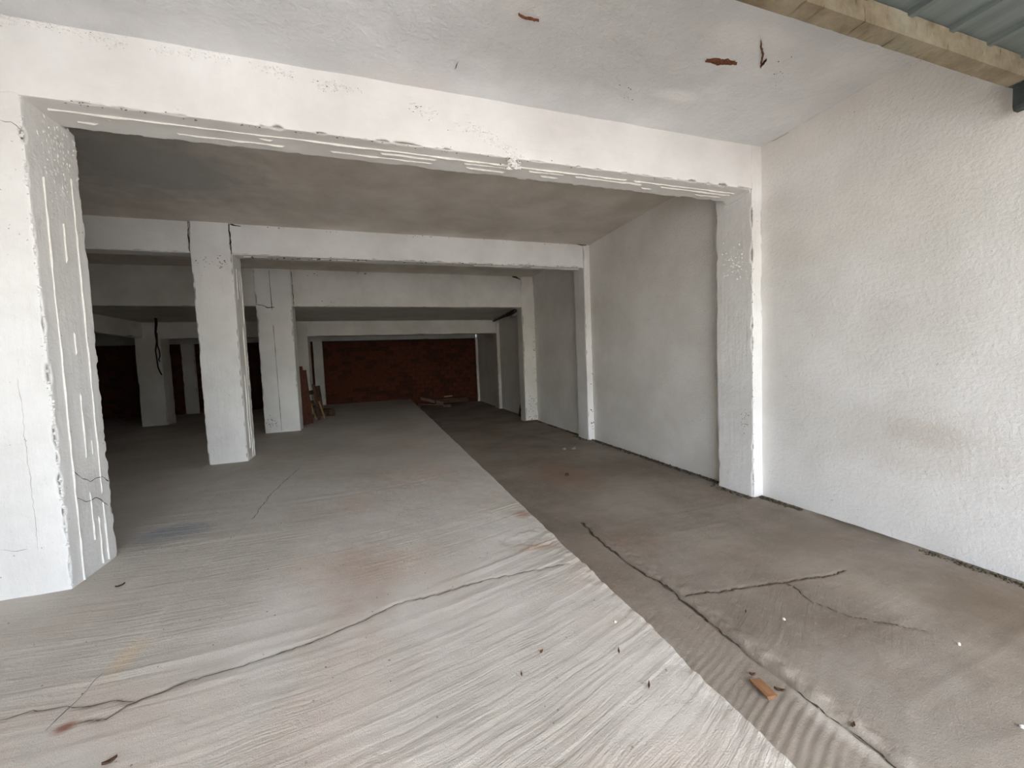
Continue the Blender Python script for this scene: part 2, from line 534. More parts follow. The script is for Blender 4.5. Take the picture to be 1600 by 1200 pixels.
def ribs(X, Y, seed, ang, k=1.0):
    """broom and rake strokes of ribbed ramp concrete"""
    Xc = np.clip(X, -1.8, 2.2)
    t = Y - (0.18 * Xc + 0.085 * Xc * Xc) + (fbm(X * 0.5, Y * 0.5, seed=seed, octv=2) - 0.5) * 0.12
    s = X
    r1 = np.abs(vnoise(t * 19, s * 0.8, seed=seed + 3) - 0.5) * 2
    r2 = vnoise(t * 36, s * 1.6, seed=seed + 4)
    r3 = np.abs(vnoise(t * 4.5, s * 0.2, seed=seed + 8) - 0.5) * 2
    mask = np.clip(fbm(X * 0.7, Y * 0.9, seed=seed + 6, octv=2) * 3.0 - 0.6, 0.3, 1)
    return k * mask * (0.0026 * (1 - r1) ** 2 + 0.0022 * r2 + 0.005 * (1 - r3) ** 9)


def slab_h(X, Y):
    h = ribs(X, Y, 20, 11) * np.clip(1.25 - Y / 11, 0.35, 1)
    h = h + 0.006 * (fbm(X * 9, Y * 9, seed=31) - 0.5) + 0.006 * (fbm(X * 1.2, Y * 1.2, seed=33) - 0.5)
    # knobbly rough patch and broken rim near the edge
    rimn = np.clip((X - (SLAB_X - 0.16)) / 0.16, 0, 1) * np.clip(3.4 - Y, 0, 1)
    h = h + rimn * 0.022 * (fbm(X * 16, Y * 16, seed=35) - 0.55)
    c = at(830, 843, 2, G)
    patch = np.clip(1 - np.hypot((X - c[0]) / 0.3, (Y - c[1]) / 0.28), 0, 1)
    h = h + np.minimum(patch * 2, 1) * 0.02 * (fbm(X * 13, Y * 13, seed=36) - 0.5)
    for pts, wd, dp in ((crack_slab, 0.012, 0.006), (crack_slab2, 0.012, 0.004), (crack_slab3, 0.012, 0.002)):
        h = h - dp * np.clip(1 - poly_dist(X, Y, pts) / wd, 0, 1)
    return G + h


def lane_h(X, Y):
    h = 0.5 * ribs(X, Y, 50, 12) + 0.005 * (fbm(X * 9, Y * 9, seed=61) - 0.5) + 0.012 * (fbm(X * 1.1, Y * 1.1, seed=63) - 0.5)
    # sloped, combed strip between slab and seam, running out towards the back
    fade = np.clip((6.0 - Y) / 3.0, 0.0, 1)
    t = np.clip((SEAM_X - X) / (SEAM_X - SLAB_X), 0, 1)
    h = h + fade * 0.05 * t
    comb = np.abs(((Y - (X - 1.5) * 0.45 + 0.09 * fbm(X * 2.5, Y * 2.5, seed=71)) / 0.043) % 1 - 0.5) * 2
    comb_m = np.clip(t * 6, 0, 1) * np.clip((2.6 - Y) / 0.8, 0, 1) * np.clip(fbm(X * 2, Y * 2, seed=73) * 3 - 0.7, 0.1, 1)
    h = h + comb_m * 0.007 * comb * (0.4 + vnoise(X * 1.5, Y * 7, seed=74))
    # the wide right-hand slab stands a little proud of the seam, with crumbled rim
    lip = np.clip((X - SEAM_X) / 0.05, 0, 1) * np.clip(3.6 - Y, 0, 1)
    h = h + lip * 0.014
    rim = np.clip(1 - np.abs(X - SEAM_X - 0.05) / 0.08, 0, 1) * np.clip(3.6 - Y, 0, 1)
    h = h + rim * 0.028 * (fbm(X * 18, Y * 18, seed=75) - 0.5)
    for pts, wd, dp in ((seam, 0.022, 0.014), (crack_lane, 0.015, 0.008), (crack_lane2, 0.014, 0.006)):
        h = h - dp * np.clip(1 - poly_dist(X, Y, pts) / wd, 0, 1)
    return h


def grid_obj(name, xs, ys, hf, mat, dirt_lines, worn=None, skirt=None):
    X, Y = np.meshgrid(xs, ys, indexing='ij')
    Z = hf(X, Y)
    nx, ny = X.shape
    V = np.stack([X, Y, Z], -1).reshape(-1, 3)
    if skirt is not None: V = skirt(V.reshape(nx, ny, 3)).reshape(-1, 3)
    idx = np.arange(nx * ny).reshape(nx, ny)
    F = np.stack([idx[:-1, :-1], idx[1:, :-1], idx[1:, 1:], idx[:-1, 1:]], -1).reshape(-1, 4)
    o = add_obj(name, V, F, mat, smooth=True)
    d = np.zeros(X.shape)
    for pts, wd in dirt_lines:
        d = np.maximum(d, np.clip(1.1 - poly_dist(X, Y, pts) / wd, 0, 1) * np.clip(fbm(X * 5, Y * 5, seed=81) * 3 - 0.9, 0.0, 1))
    a = o.data.attributes.new('dirt', 'FLOAT', 'POINT'); a.data.foreach_set('value', d.reshape(-1))
    w = np.zeros(X.shape) if worn is None else worn(X, Y)
    a = o.data.attributes.new('worn', 'FLOAT', 'POINT'); a.data.foreach_set('value', w.reshape(-1))
    return o


ysteps = np.concatenate([np.arange(-3.0, 0.7, 0.1), np.arange(0.7, 3.6, 0.013), np.arange(3.6, 7, 0.03), np.arange(7, Y5B + 0.05, 0.12)])
xs = np.concatenate([np.arange(XFAR, -2.6, 0.2), np.arange(-2.6, SLAB_X - 0.3, 0.014), np.arange(SLAB_X - 0.3, SLAB_X - 0.001, 0.011), [SLAB_X, SLAB_X + 0.012, SLAB_X + 0.02, SLAB_X + 0.024]])


def slab_skirt(V):
    # last columns fall away as the broken riser of the slab
    y = V[-1, :, 1]
    jag = (fbm(y * 3, y * 0 + 3, seed=91) - 0.5) * 0.02 + (fbm(y * 22, y * 0 + 5, seed=92) - 0.5) * 0.014 * np.clip(4 - y, 0.3, 1)
    edge = np.clip((V[:, :, 0] - (SLAB_X - 0.3)) / 0.3, 0, 1)
    V[:, :, 0] += edge * jag[None, :]
    top = V[-4, :, 2]
    V[-3, :, 2] = top - 0.012
    V[-2, :, 2] = top - 0.06
    V[-1, :, 2] = -0.03
    return V


def slab_worn(X, Y):
    r = np.clip((X - (SLAB_X - 0.12)) / 0.12, 0, 1) * np.clip(3 - Y, 0, 1) * np.clip(fbm(X * 12, Y * 12, seed=95) * 3 - 1.1, 0, 1)
    q = np.clip(1 - poly_dist(X, Y, crack_slab3) / 0.05, 0, 1) * np.clip(fbm(X * 8, Y * 3, seed=96) * 3 - 1.2, 0, 1)
    return np.maximum(r, q)


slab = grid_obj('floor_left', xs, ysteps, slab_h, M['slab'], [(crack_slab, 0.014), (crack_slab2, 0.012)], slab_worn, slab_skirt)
tag(slab, 'raised pale concrete floor slab with raked ribs and long cracks', None, None, 'structure')
xl = np.concatenate([np.arange(SLAB_X - 0.06, 2.3, 0.012), np.arange(2.3, XW + 0.1, 0.02)])


def lane_worn(X, Y):
    r = np.clip(1 - np.abs(X - SEAM_X - 0.06) / 0.09, 0, 1) * np.clip(2.6 - Y, 0, 1) * np.clip(fbm(X * 10, Y * 6, seed=97) * 3 - 1.1, 0, 1)
    return r


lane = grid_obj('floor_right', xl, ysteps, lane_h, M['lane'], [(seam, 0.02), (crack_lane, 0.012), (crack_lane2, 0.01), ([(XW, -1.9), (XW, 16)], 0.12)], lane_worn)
tag(lane, 'lower brown grey concrete lane along the right wall', None, None, 'structure')


M['crack_slab'] = plain('grey brown crack dust', lin(112, 102, 90), lin(80, 72, 63), 1.0, 30, 0.3)


def crack(name, pts, hf, w0, w1, parent, seed, mat='crack'):
    """thin ragged line of dirt lying in a crack"""
    P = np.array(pts)
    V, F = [], []
    for i, p in enumerate(P):
        d = P[min(i + 1, len(P) - 1)] - P[max(i - 1, 0)]
        d = d / (np.linalg.norm(d) + 1e-9)
        nrm = np.array([-d[1], d[0]])
        w = w0 + (w1 - w0) * float(vnoise(i * 0.6, 3.3, seed=seed)) ** 2.5
        if i in (0, len(P) - 1): w *= 0.2
        for s in (-1, 0, 1):
            q = p + nrm * w * 0.5 * s
            V.append((q[0], q[1], 0.0032 - (0.0008 if s == 0 else 0)))
    V = np.array(V)
    V[:, 2] += hf(V[:, 0], V[:, 1])
    for i in range(len(P) - 1):
        a, b = i * 3, i * 3 + 3
        F += [(a, a + 1, b + 1, b), (a + 1, a + 2, b + 2, b + 1)]
    return add_obj(name, V, F, M[mat], parent)


crack('crack', crack_slab, slab_h, 0.003, 0.013, slab, 1, 'crack_slab')
crack('crack', crack_slab2, slab_h, 0.002, 0.007, slab, 2, 'crack_slab')
crack('crack', [p for p in crack_slab3 if p[1] > 4.2], slab_h, 0.003, 0.009, slab, 3, 'crack_slab')
crack('crack', [p for p in crack_slab3 if 2.0 < p[1] < 2.35], slab_h, 0.001, 0.005, slab, 3, 'crack_slab')
crack('crack', [p for p in seam if p[1] > 1.65], lane_h, 0.008, 0.04, lane, 4)
crack('crack', [p for p in seam if p[1] < 1.35], lane_h, 0.004, 0.02, lane, 14)
crack('crack', crack_lane, lane_h, 0.005, 0.016, lane, 5)
crack('crack', crack_lane2, lane_h, 0.003, 0.012, lane, 6)

# ------------------------------------------------------------------ shell
wall_r = structure('wall_right', (XW, XW + 0.25, YF - 0.2, Y5B, -0.3, ZC + 0.2), mat=M['wall'], step=0.09, chip=0.0, rough=0.008, seed=3, fine=False)
tag(wall_r, 'long whitewashed rough plaster wall on the right')
structure('ceiling_front', (-6.2, XW + 0.2, YF - 0.2, Y1 + 0.02, ZC, ZC + 0.2), mat=M['ceil'], step=0.12, chip=0, rough=0.008, seed=4, fine=False)
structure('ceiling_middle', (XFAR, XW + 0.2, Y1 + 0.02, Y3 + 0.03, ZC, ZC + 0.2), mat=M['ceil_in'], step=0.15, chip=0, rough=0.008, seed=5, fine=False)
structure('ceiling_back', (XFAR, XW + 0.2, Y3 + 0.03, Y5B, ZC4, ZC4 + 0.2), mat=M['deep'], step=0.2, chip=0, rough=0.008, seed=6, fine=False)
structure('wall_left', (XFAR - 0.2, XFAR, Y1, Y5B, -0.3, ZC), mat=M['brick2'], step=0.3, chip=0, rough=0.005, fine=False)
structure('wall_front_left', (XFAR, -2.46, Y1 + 0.03, Y1 + 0.33, 0, ZC), mat=M['pillar'], step=0.2, chip=0, rough=0.005, fine=False)
structure('wall_side_left', (-6.3, -6.0, YF, Y1 + 0.03, 0, ZC), mat=M['wall'], step=0.2, chip=0, rough=0.005, fine=False)
structure('wall_facade_unseen', (-6.3, -1.75, YF - 0.2, YF, 0, ZC), (-6.3, XW + 0.2, YF - 0.2, YF, 3.62, ZC + 0.3), mat=M['wall'], step=0.3, chip=0, rough=0.005, fine=False)  # unseen facade; left edge placed to cut sky light on the front pillar
yv, yf = boxv(-30, 30, -40, YF - 0.25, -0.2, 0.18)
tag(add_obj('ground_outside', yv, yf, M['yard']), kind='structure')


# ------------------------------------------------------------------ beams and pillars
def worn_mark(o):
    a = o.data.attributes.new('chip', 'FLOAT', 'POINT')
    a.data.foreach_set('value', rough_box.chip)
    return o


def beam(label, y0, y1, z0, z1, x0, x1, mat, seed, step=0.06, chip=0.02, name='ceiling_beam'):
    v, f = rough_box(x0, x1, y0, y1, z0, z1, step=step, chip=chip, rough=0.004, seed=seed)
    return worn_mark(tag(add_obj(name, v, f, mat, smooth=True), label, 'beam', 'concrete ceiling beams'))


def pillar(label, x0, x1, y0, y1, z0, z1, mat, seed, step=0.05, chip=0.02):
    v, f = rough_box(x0, x1, y0, y1, z0, z1, step=step, chip=chip, rough=0.004, seed=seed)
    return worn_mark(tag(add_obj('concrete_pillar', v, f, mat, smooth=True), label, 'pillar', 'white concrete pillars'))


def ridge(name, p, q, w, h, nrm, parent, seed, gaps=0.45, step=0.03, mat=None):
    """raised, broken seam of paint and cement left by formwork boards"""
    p, q, nrm = np.array(p, float), np.array(q, float), np.array(nrm, float)
    L = np.linalg.norm(q - p); d = (q - p) / L
    s = np.cross(d, nrm)
    k = int(L / step)
    V, F, last = [], [], False
    for i in range(k + 1):
        on = float(vnoise(i * 0.13, 1.7, seed=seed)) > gaps * 0.9
        ww = w * (0.4 + 1.0 * float(vnoise(i * 0.5, 2.2, seed=seed + 1)))
        hh = h * (0.5 + 0.8 * float(vnoise(i * 0.35, 9.2, seed=seed + 2))) if on else -0.003
        c = p + d * L * i / k + s * 0.004 * (float(vnoise(i * 0.3, 5.5, seed=seed + 3)) - 0.5)
        b = len(V)
        for (a, e) in ((-0.6, -0.004), (-0.25, hh), (0.25, hh), (0.6, -0.004)):
            V.append(tuple(c + s * ww * a + nrm * e))
        if i:
            for m in range(3): F.append((b - 4 + m, b - 3 + m, b + 1 + m, b + m))
    return add_obj(name, V, F, mat or M['ridge'], parent, smooth=False)


BX = 3.934
b1 = beam('big white front beam with chipped edges spanning above the entrance', Y1 + 0.004, 3.715, 3.385, ZC + 0.05, -6.0, BX + 0.03, M['beam'], 21, 0.016, 0.016)
for k, (yy, w, g, s) in enumerate(((3.475, 0.010, 0.2, 3), (3.53, 0.02, 0.55, 9), (3.60, 0.008, 0.6, 12))):
    ridge('paint_ridge', (-1.90 + 0.04 * k, yy, 3.387), (3.85, yy + 0.01, 3.387), w, 0.014, (0, 0, -1), b1, 100 + s, g)


def shards(name, spots, ax, val, out, parent, mat, label, r0=0.003, r1=0.011, seed=1, flat=1.6, h=0.012):
    """cluster of small broken flakes on a face; spots = (u, v) pixels on the plane axis = val"""
    rd = random.Random(seed)
    V, F = [], []
    i, j = [k for k in range(3) if k != ax]
    for (u, v_) in spots:
        c = at(u, v_, ax, val)
        r = rd.uniform(r0, r1)
        b = len(V)
        for q in range(5):
            an = 2 * math.pi * q / 5 + rd.uniform(-.5, .5)
            p = c.copy(); rr = r * rd.uniform(0.5, 1.3)
            p[i] += rr * flat * math.cos(an); p[j] += rr * math.sin(an); p[ax] -= out * 0.003
            V.append(tuple(p))
        p = c.copy(); p[ax] += out * rd.uniform(0.15, 1) * h
        p[i] += rd.uniform(-r, r) * 0.6
        V.append(tuple(p))
        for q in range(5): F.append((b + q, b + (q + 1) % 5, b + 5))
    return tag(add_obj(name, V, F, mat, parent), label, None, None, 'stuff')


def trail(pts, n, su, sv, seed):
    rd = random.Random(seed)
    out = []
    for i in range(n):
        t = rd.random() * (len(pts) - 1); a = int(min(t, len(pts) - 2)); fr = t - a
        # clustered along the way
        if float(vnoise(t * 3.1, seed + 0.5, seed=seed)) < 0.42: continue
        out.append((pts[a][0] * (1 - fr) + pts[a + 1][0] * fr + rd.gauss(0, su), pts[a][1] * (1 - fr) + pts[a + 1][1] * fr + rd.gauss(0, sv)))
    return out


def face_crack(name, pts, ax, val, out, w0, w1, parent, seed, mat=None):
    """thin jagged open crack on a wall-like face, given by pixels on the plane axis = val"""
    P = [at(u, v_, ax, val) for u, v_ in pts]
    i, j = [k for k in range(3) if k != ax]
    Q = np.array(wobble([(p[i], p[j]) for p in P], 0.006, 0.02, seed))
    V, F = [], []
    for k, p in enumerate(Q):
        d = Q[min(k + 1, len(Q) - 1)] - Q[max(k - 1, 0)]
        d = d / (np.linalg.norm(d) + 1e-9)
        w = w0 + (w1 - w0) * float(vnoise(k * 0.5, 3.3, seed=seed)) ** 2
        if k in (0, len(Q) - 1): w *= 0.2
        for sg in (-1, 1):
            q = [0, 0, 0]
            q[i] = p[0] - d[1] * w / 2 * sg; q[j] = p[1] + d[0] * w / 2 * sg; q[ax] = val + out * 0.0045
            V.append(tuple(q))
    for k in range(len(Q) - 1): F.append((k * 2, k * 2 + 1, k * 2 + 3, k * 2 + 2))
    return add_obj(name, V, F, mat or M['crack'], parent)


hv = [(0, 30), (60, 38), (140, 55), (215, 75), (330, 88), (420, 108), (500, 130), (560, 143), (640, 165), (700, 190), (760, 210), (800, 240), (805, 262)]
shards('honeycomb_crumbs', trail(hv, 900, 5, 4, 3), 1, Y1 + 0.004, -1, b1, M['beam'], 'rough crumbly concrete trail across the beam face', 0.004, 0.014, 3)
shards('honeycomb_pits', trail(hv, 700, 6, 4, 3), 1, Y1 + 0.004, -1, b1, M['mortar'], 'dark pits in the crumbly concrete trail', 0.002, 0.006, 4, 1.6, 0.005)
shards('edge_specks', [(random.uniform(80, 1170), 0) for _ in range(1)] and [(u, 152.5 + (u - 30) * 0.1275 - abs(random.gauss(0, 4))) for u in [random.uniform(60, 1160) for _ in range(70)]],
       1, Y1 + 0.004, -1, b1, M['grit'], 'dark chips along the lower beam edge', 0.002, 0.006, 5, 1.6, 0.006)
face_crack('hairline_crack', [(0, 188), (18, 191), (33, 203)], 1, Y1, -1, 0.002, 0.007, b1, 401)

p1 = pillar('large white pillar at left edge with board-marked grey side face', -2.46, -1.959, Y1, Y1B, 0.2, 3.40, M['pillar'], 31, 0.014, 0.022)
for k, (yy, z0, z1, w, g, s) in enumerate(((3.46, 0.28, 2.95, 0.007, 0.15, 5), (3.60, 0.5, 2.7, 0.004, 0.5, 6), (3.725, 0.30, 3.05, 0.008, 0.12, 7), (3.66, 0.3, 1.2, 0.004, 0.5, 8))):
    ridge('paint_ridge', (-1.9585, yy, z0), (-1.9585, yy + 0.01, z1), w, 0.008, (1, 0, 0), p1, 200 + s, g)

pc1 = pillar('white pilaster beside the front opening against the right wall', BX, XW + 0.02, Y1, Y1B, -0.05, ZC + 0.02, M['pillar'], 32, 0.018, 0.016)
tag(add_obj('formwork_fillet', [(BX + 0.01, Y1 + 0.02, 3.385), (BX - 0.012, Y1 + 0.02, 3.385), (BX - 0.012, Y1 + 0.02, 3.35), (BX + 0.01, Y1 + 0.02, 3.35),
                                (BX + 0.01, 3.70, 3.385), (BX - 0.012, 3.70, 3.385), (BX - 0.012, 3.70, 3.32), (BX + 0.01, 3.70, 3.32)],
            [(0, 1, 2, 3), (7, 6, 5, 4), (1, 5, 6, 2), (2, 6, 7, 3), (0, 4, 5, 1)], M['pillar'], pc1))

b2 = beam('second white beam behind the front one crossing the hall', Y2 + 0.025, 7.34, 3.394, ZC + 0.05, XFAR, 3.96, M['beam'], 23, 0.035, 0.025)
ridge('paint_ridge', (-1.8, 7.17, 3.396), (3.9, 7.18, 3.396), 0.018, 0.014, (0, 0, -1), b2, 310, 0.4, 0.05)
p2 = pillar('white square pillar standing free in the hall under second beam', -2.439, -1.929, Y2, Y2B, 0.2, ZC + 0.02, M['pillar'], 33, 0.03, 0.022)
for k, yy in enumerate((7.2, 7.31, 7.40)):
    ridge('paint_ridge', (-1.929, yy, 0.3), (-1.929, yy, 3.2), 0.016, 0.012, (1, 0, 0), p2, 320 + k, 0.4, 0.06)
pc2 = pillar('white pilaster on right wall under the second beam', 3.944, XW + 0.02, Y2, Y2B, -0.05, ZC + 0.02, M['pillar'], 34, 0.035, 0.025)

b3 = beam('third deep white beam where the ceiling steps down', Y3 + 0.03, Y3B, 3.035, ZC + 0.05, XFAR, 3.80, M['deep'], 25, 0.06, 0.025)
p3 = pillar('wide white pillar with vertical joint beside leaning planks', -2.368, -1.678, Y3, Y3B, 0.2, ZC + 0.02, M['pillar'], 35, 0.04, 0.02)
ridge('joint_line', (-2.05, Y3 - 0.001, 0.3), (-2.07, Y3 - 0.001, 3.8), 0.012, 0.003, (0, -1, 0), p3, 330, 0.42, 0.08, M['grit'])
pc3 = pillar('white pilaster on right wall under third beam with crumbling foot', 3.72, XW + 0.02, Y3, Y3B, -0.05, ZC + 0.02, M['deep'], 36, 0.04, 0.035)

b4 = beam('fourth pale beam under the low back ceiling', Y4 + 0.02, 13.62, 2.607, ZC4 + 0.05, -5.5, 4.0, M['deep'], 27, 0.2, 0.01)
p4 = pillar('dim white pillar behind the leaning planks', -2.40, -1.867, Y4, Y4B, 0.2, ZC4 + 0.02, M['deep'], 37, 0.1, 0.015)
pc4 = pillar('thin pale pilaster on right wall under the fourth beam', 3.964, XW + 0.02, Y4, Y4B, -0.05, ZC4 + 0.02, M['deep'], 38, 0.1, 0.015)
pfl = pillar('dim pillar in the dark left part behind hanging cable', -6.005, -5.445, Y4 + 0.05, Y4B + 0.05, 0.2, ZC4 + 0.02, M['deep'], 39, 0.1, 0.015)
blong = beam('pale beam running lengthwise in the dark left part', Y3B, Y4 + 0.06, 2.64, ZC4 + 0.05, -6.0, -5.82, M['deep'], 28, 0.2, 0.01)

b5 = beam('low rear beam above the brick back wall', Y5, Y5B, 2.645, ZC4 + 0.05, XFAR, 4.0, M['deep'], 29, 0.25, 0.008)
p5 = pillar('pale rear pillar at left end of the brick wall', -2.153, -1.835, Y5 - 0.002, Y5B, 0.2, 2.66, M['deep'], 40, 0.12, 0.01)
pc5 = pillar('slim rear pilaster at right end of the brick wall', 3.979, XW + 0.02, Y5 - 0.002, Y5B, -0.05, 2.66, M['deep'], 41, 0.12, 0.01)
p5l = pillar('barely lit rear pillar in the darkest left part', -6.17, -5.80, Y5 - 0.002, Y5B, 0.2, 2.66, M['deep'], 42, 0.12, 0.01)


# cracks, spalls and stained joints on pillars and beams
face_crack('joint_crack', [(293.5, 345), (295, 370), (297, 394)], 1, Y2, -1, 0.006, 0.022, p2, 411)
face_crack('joint_crack', [(357.5, 349), (359.5, 372), (361.5, 398)], 1, Y2, -1, 0.008, 0.026, p2, 412)
face_crack('joint_crack', [(287, 344), (296, 343), (306, 345)], 1, Y2, -1, 0.01, 0.03, p2, 413)
face_crack('joint_crack', [(358, 350), (366, 352), (377, 354)], 1, Y2 + 0.02, -1, 0.01, 0.03, b2, 414)
face_crack('joint_crack', [(901, 382), (908, 383), (916, 383)], 1, Y2, -1, 0.01, 0.03, b2, 415)
shards('spalled_spots', trail([(298, 408), (320, 404), (352, 412)], 60, 4, 5, 21), 1, Y2, -1, p2, M['grit'], 'spalled band near the top of the pillar', 0.004, 0.016, 21, 1.4, 0.008)
shards('edge_specks', [(u, 403.5 + (u - 375) * 0.0265 - abs(random.gauss(0, 2))) for u in [random.uniform(380, 905) for _ in range(60)]], 1, Y2 + 0.025, -1, b2, M['dirt'], 'dark chips along lower beam edge', 0.004, 0.012, 22, 1.6, 0.006)
shards('edge_specks', [(u, 351 + (u - 360) * 0.058 + abs(random.gauss(0, 1.5))) for u in [random.uniform(380, 905) for _ in range(50)]], 1, Y2 + 0.025, -1, b2, M['dirt'], 'dark chips along upper beam edge', 0.003, 0.010, 23, 2.0, 0.006)
face_crack('joint_crack', [(399, 476), (410, 477), (418, 481), (429, 480)], 1, Y3, -1, 0.01, 0.04, p3, 416)
shards('damp_spots', [(random.uniform(415, 436), random.gauss(662, 5)) for _ in range(50)], 1, Y3, -1, p3, M['grit'], 'dark damp spots near pillar foot', 0.008, 0.025, 24, 1.5, 0.005)
face_crack('joint_crack', [(455, 424), (457, 450), (459, 479)], 1, Y3, -1, 0.008, 0.02, p3, 417)
shards('edge_specks', [(random.uniform(470, 800), random.gauss(428, 4)) for _ in range(24)] + [(random.uniform(480, 560), random.gauss(472, 1.5)) for _ in range(14)], 1, Y3 + 0.03, -1, b3, M['grit'], 'dark chips on beam face', 0.006, 0.02, 25, 1.8, 0.006)
face_crack('joint_crack', [(800, 432), (806, 433), (813, 437)], 1, Y3 + 0.03, -1, 0.02, 0.06, b3, 418)
shards('crumbled_foot', [(random.uniform(826, 839), random.uniform(610, 655)) for _ in range(40)] + [(random.gauss(836, 1.5), random.uniform(500, 600)) for _ in range(22)], 1, Y3, -1, pc3, M['grit'], 'crumbled plaster on pilaster edge', 0.008, 0.024, 26, 1.2, 0.012)
# front pilaster: knocked edges and a flaked patch on the reveal
lineA = [(1175 + (v_ - 300) * 0.006 + random.gauss(0, 1.2), v_) for v_ in [random.uniform(320, 770) for _ in range(60)]]
shards('edge_specks', lineA, 1, Y1, -1, pc1, M['grit'], 'small knocks along the pilaster edge', 0.002, 0.006, 27, 1.2, 0.008)
shards('flaked_patch', [(random.gauss(1150, 11), random.gauss(413, 13)) for _ in range(110)], 0, BX, -1, pc1, M['pillar'], 'flaking plaster patch', 0.004, 0.016, 28, 1.2, 0.014)
shards('flaked_patch', [(random.gauss(1164, 4), random.gauss(650, 9)) for _ in range(40)], 0, BX, -1, pc1, M['grit'], 'brown knocked patch', 0.002, 0.008, 29, 1.2, 0.006)
shards('edge_specks', [(random.gauss(925.5, 1.5), v_) for v_ in [640, 641, 643, 660, 661, 666, 670, 500, 540, 584, 600, 430]], 1, Y2, -1, pc2, M['grit'], 'dark knocks along the pilaster edge', 0.01, 0.022, 30, 1.2, 0.012)
# front left pillar: spalled upper corner of its side face, knocked front edge, hairlines
rs = random.Random(5)
shards('spalled_concrete', [(60 + (v_ - 200) * 0.09 + rs.uniform(0, 55), v_) for v_ in [rs.triangular(165, 330, 230) for _ in range(150)]], 0, -1.959, 1, p1, M['pillar'], 'rough spalled concrete at the upper corner', 0.014, 0.04, 31, 0.5, 0.006)
shards('edge_specks', [(29 + (v_ - 150) * 0.1105 - abs(rs.gauss(0, 3)), v_) for v_ in [rs.uniform(170, 915) for _ in range(130)]], 1, Y1, -1, p1, M['pillar'], 'broken rim of the pillar edge', 0.004, 0.014, 32, 1.0, 0.014)
face_crack('hairline_crack', [(112, 735), (125, 745), (140, 752), (158, 744), (170, 752)], 0, -1.959, 1, 0.002, 0.008, p1, 421)
face_crack('hairline_crack', [(118, 778), (135, 784), (150, 778), (168, 790)], 0, -1.959, 1, 0.002, 0.007, p1, 422)
face_crack('hairline_crack', [(0, 859), (20, 861), (45, 857)], 1, Y1, -1, 0.001, 0.004, p1, 423)
face_crack('hairline_crack', [(28, 590), (38, 680), (50, 760), (60, 860)], 1, Y1, -1, 0.0008, 0.002, p1, 424, M['grit'])
# ceiling: cracked junction with the right wall, scraped marks
cf = bpy.data.objects['ceiling_front']
face_crack('hairline_crack', [(1425, 100), (1390, 118), (1350, 142), (1300, 170), (1255, 195), (1205, 221)], 2, ZC - 0.009, -1, 0.004, 0.016, cf, 431)
face_crack('hairline_crack', [(710, 108), (714, 98), (717, 94)], 2, ZC - 0.007, -1, 0.002, 0.008, cf, 432)
shards('scraped_marks', [(rs.gauss(985, 12), rs.gauss(150, 8)) for _ in range(9)] + [(rs.gauss(1215, 14), rs.gauss(112, 12)) for _ in range(9)], 2, ZC - 0.004, -1, cf, M['grit'], 'small dark scrapes on the ceiling', 0.002, 0.006, 33, 1.5, 0.004)

# ------------------------------------------------------------------ brick walls at the back
def brick_wall(name, x0, x1, z0, z1, label):
    v, f = rough_box(x0, x1, Y5 + 0.09, Y5B, z0, z1, step=0.6, chip=0, rough=0, fine=False)
    w = tag(add_obj(name, v, f, M['mortar']), label, None, None, 'structure')
    pw, ph, j = 0.318, 0.172, 0.014
    meshes = {}
    r = 0
    z = z0 + 0.01
    while z + ph * 0.6 < z1:
        hh = min(ph - j, z1 - z - 0.004)
        x = x0 - (0.16 if r % 2 else 0.0)
        while x < x1:
            a, b = max(x, x0 + 0.004), min(x + pw - j, x1 - 0.004)
            if b - a > 0.05:
                key = (round(b - a, 2), round(hh, 2), random.randint(0, 3))
                if key not in meshes:
                    L, e = key[0], 0.006
                    vv = [(0, 0.05, 0), (L, 0.05, 0), (L, 0.05, hh), (0, 0.05, hh), (0, e, 0), (L, e, 0), (L, e, hh), (0, e, hh),
                          (e, 0, e), (L - e, 0, e), (L - e, 0, hh - e), (e, 0, hh - e)]
                    ff = [(4, 5, 9, 8), (5, 6, 10, 9), (6, 7, 11, 10), (7, 4, 8, 11), (8, 9, 10, 11), (0, 1, 5, 4), (1, 2, 6, 5), (2, 3, 7, 6), (3, 0, 4, 7)]
                    me = bpy.data.meshes.new('brick')
                    me.from_pydata(vv, [], ff)
                    me.materials.append(M['brick'] if key[2] else M['brick2'])
                    meshes[key] = me
                o = bpy.data.objects.new('brick', meshes[key])
                o.location = (a, Y5 + 0.055 + random.uniform(-0.006, 0.006), z)
                o.parent = w
                COL.objects.link(o)
            x += pw
        z += ph
        r += 1
    return w


brick_wall('wall_back', -1.835, 3.979, -0.02, 2.645, 'red hollow brick wall closing the back of the hall')
brick_wall('wall_back_left', -5.80, -2.153, 0.25, 2.645, 'dark brick wall behind the middle pillars')
brick_wall('wall_back_far_left', XFAR, -6.17, 0.25, 2.645, 'unlit brick wall at the far left')

# ------------------------------------------------------------------ overhead door
door = bpy.data.objects.new('door_1', None)
COL.objects.link(door)
door.location = (0.7, 1.4, 3.255)
tag(door, 'opened overhead steel door panel with ochre edge beam', None, None, 'structure')
DX0, DX1, DY0, DY1, DZ = 0.85, 3.90, -1.35, 1.44, 3.368


def dchild(o):
    o.parent = door
    o.matrix_parent_inverse = Matrix.Translation(-Vector(door.location))
    return o


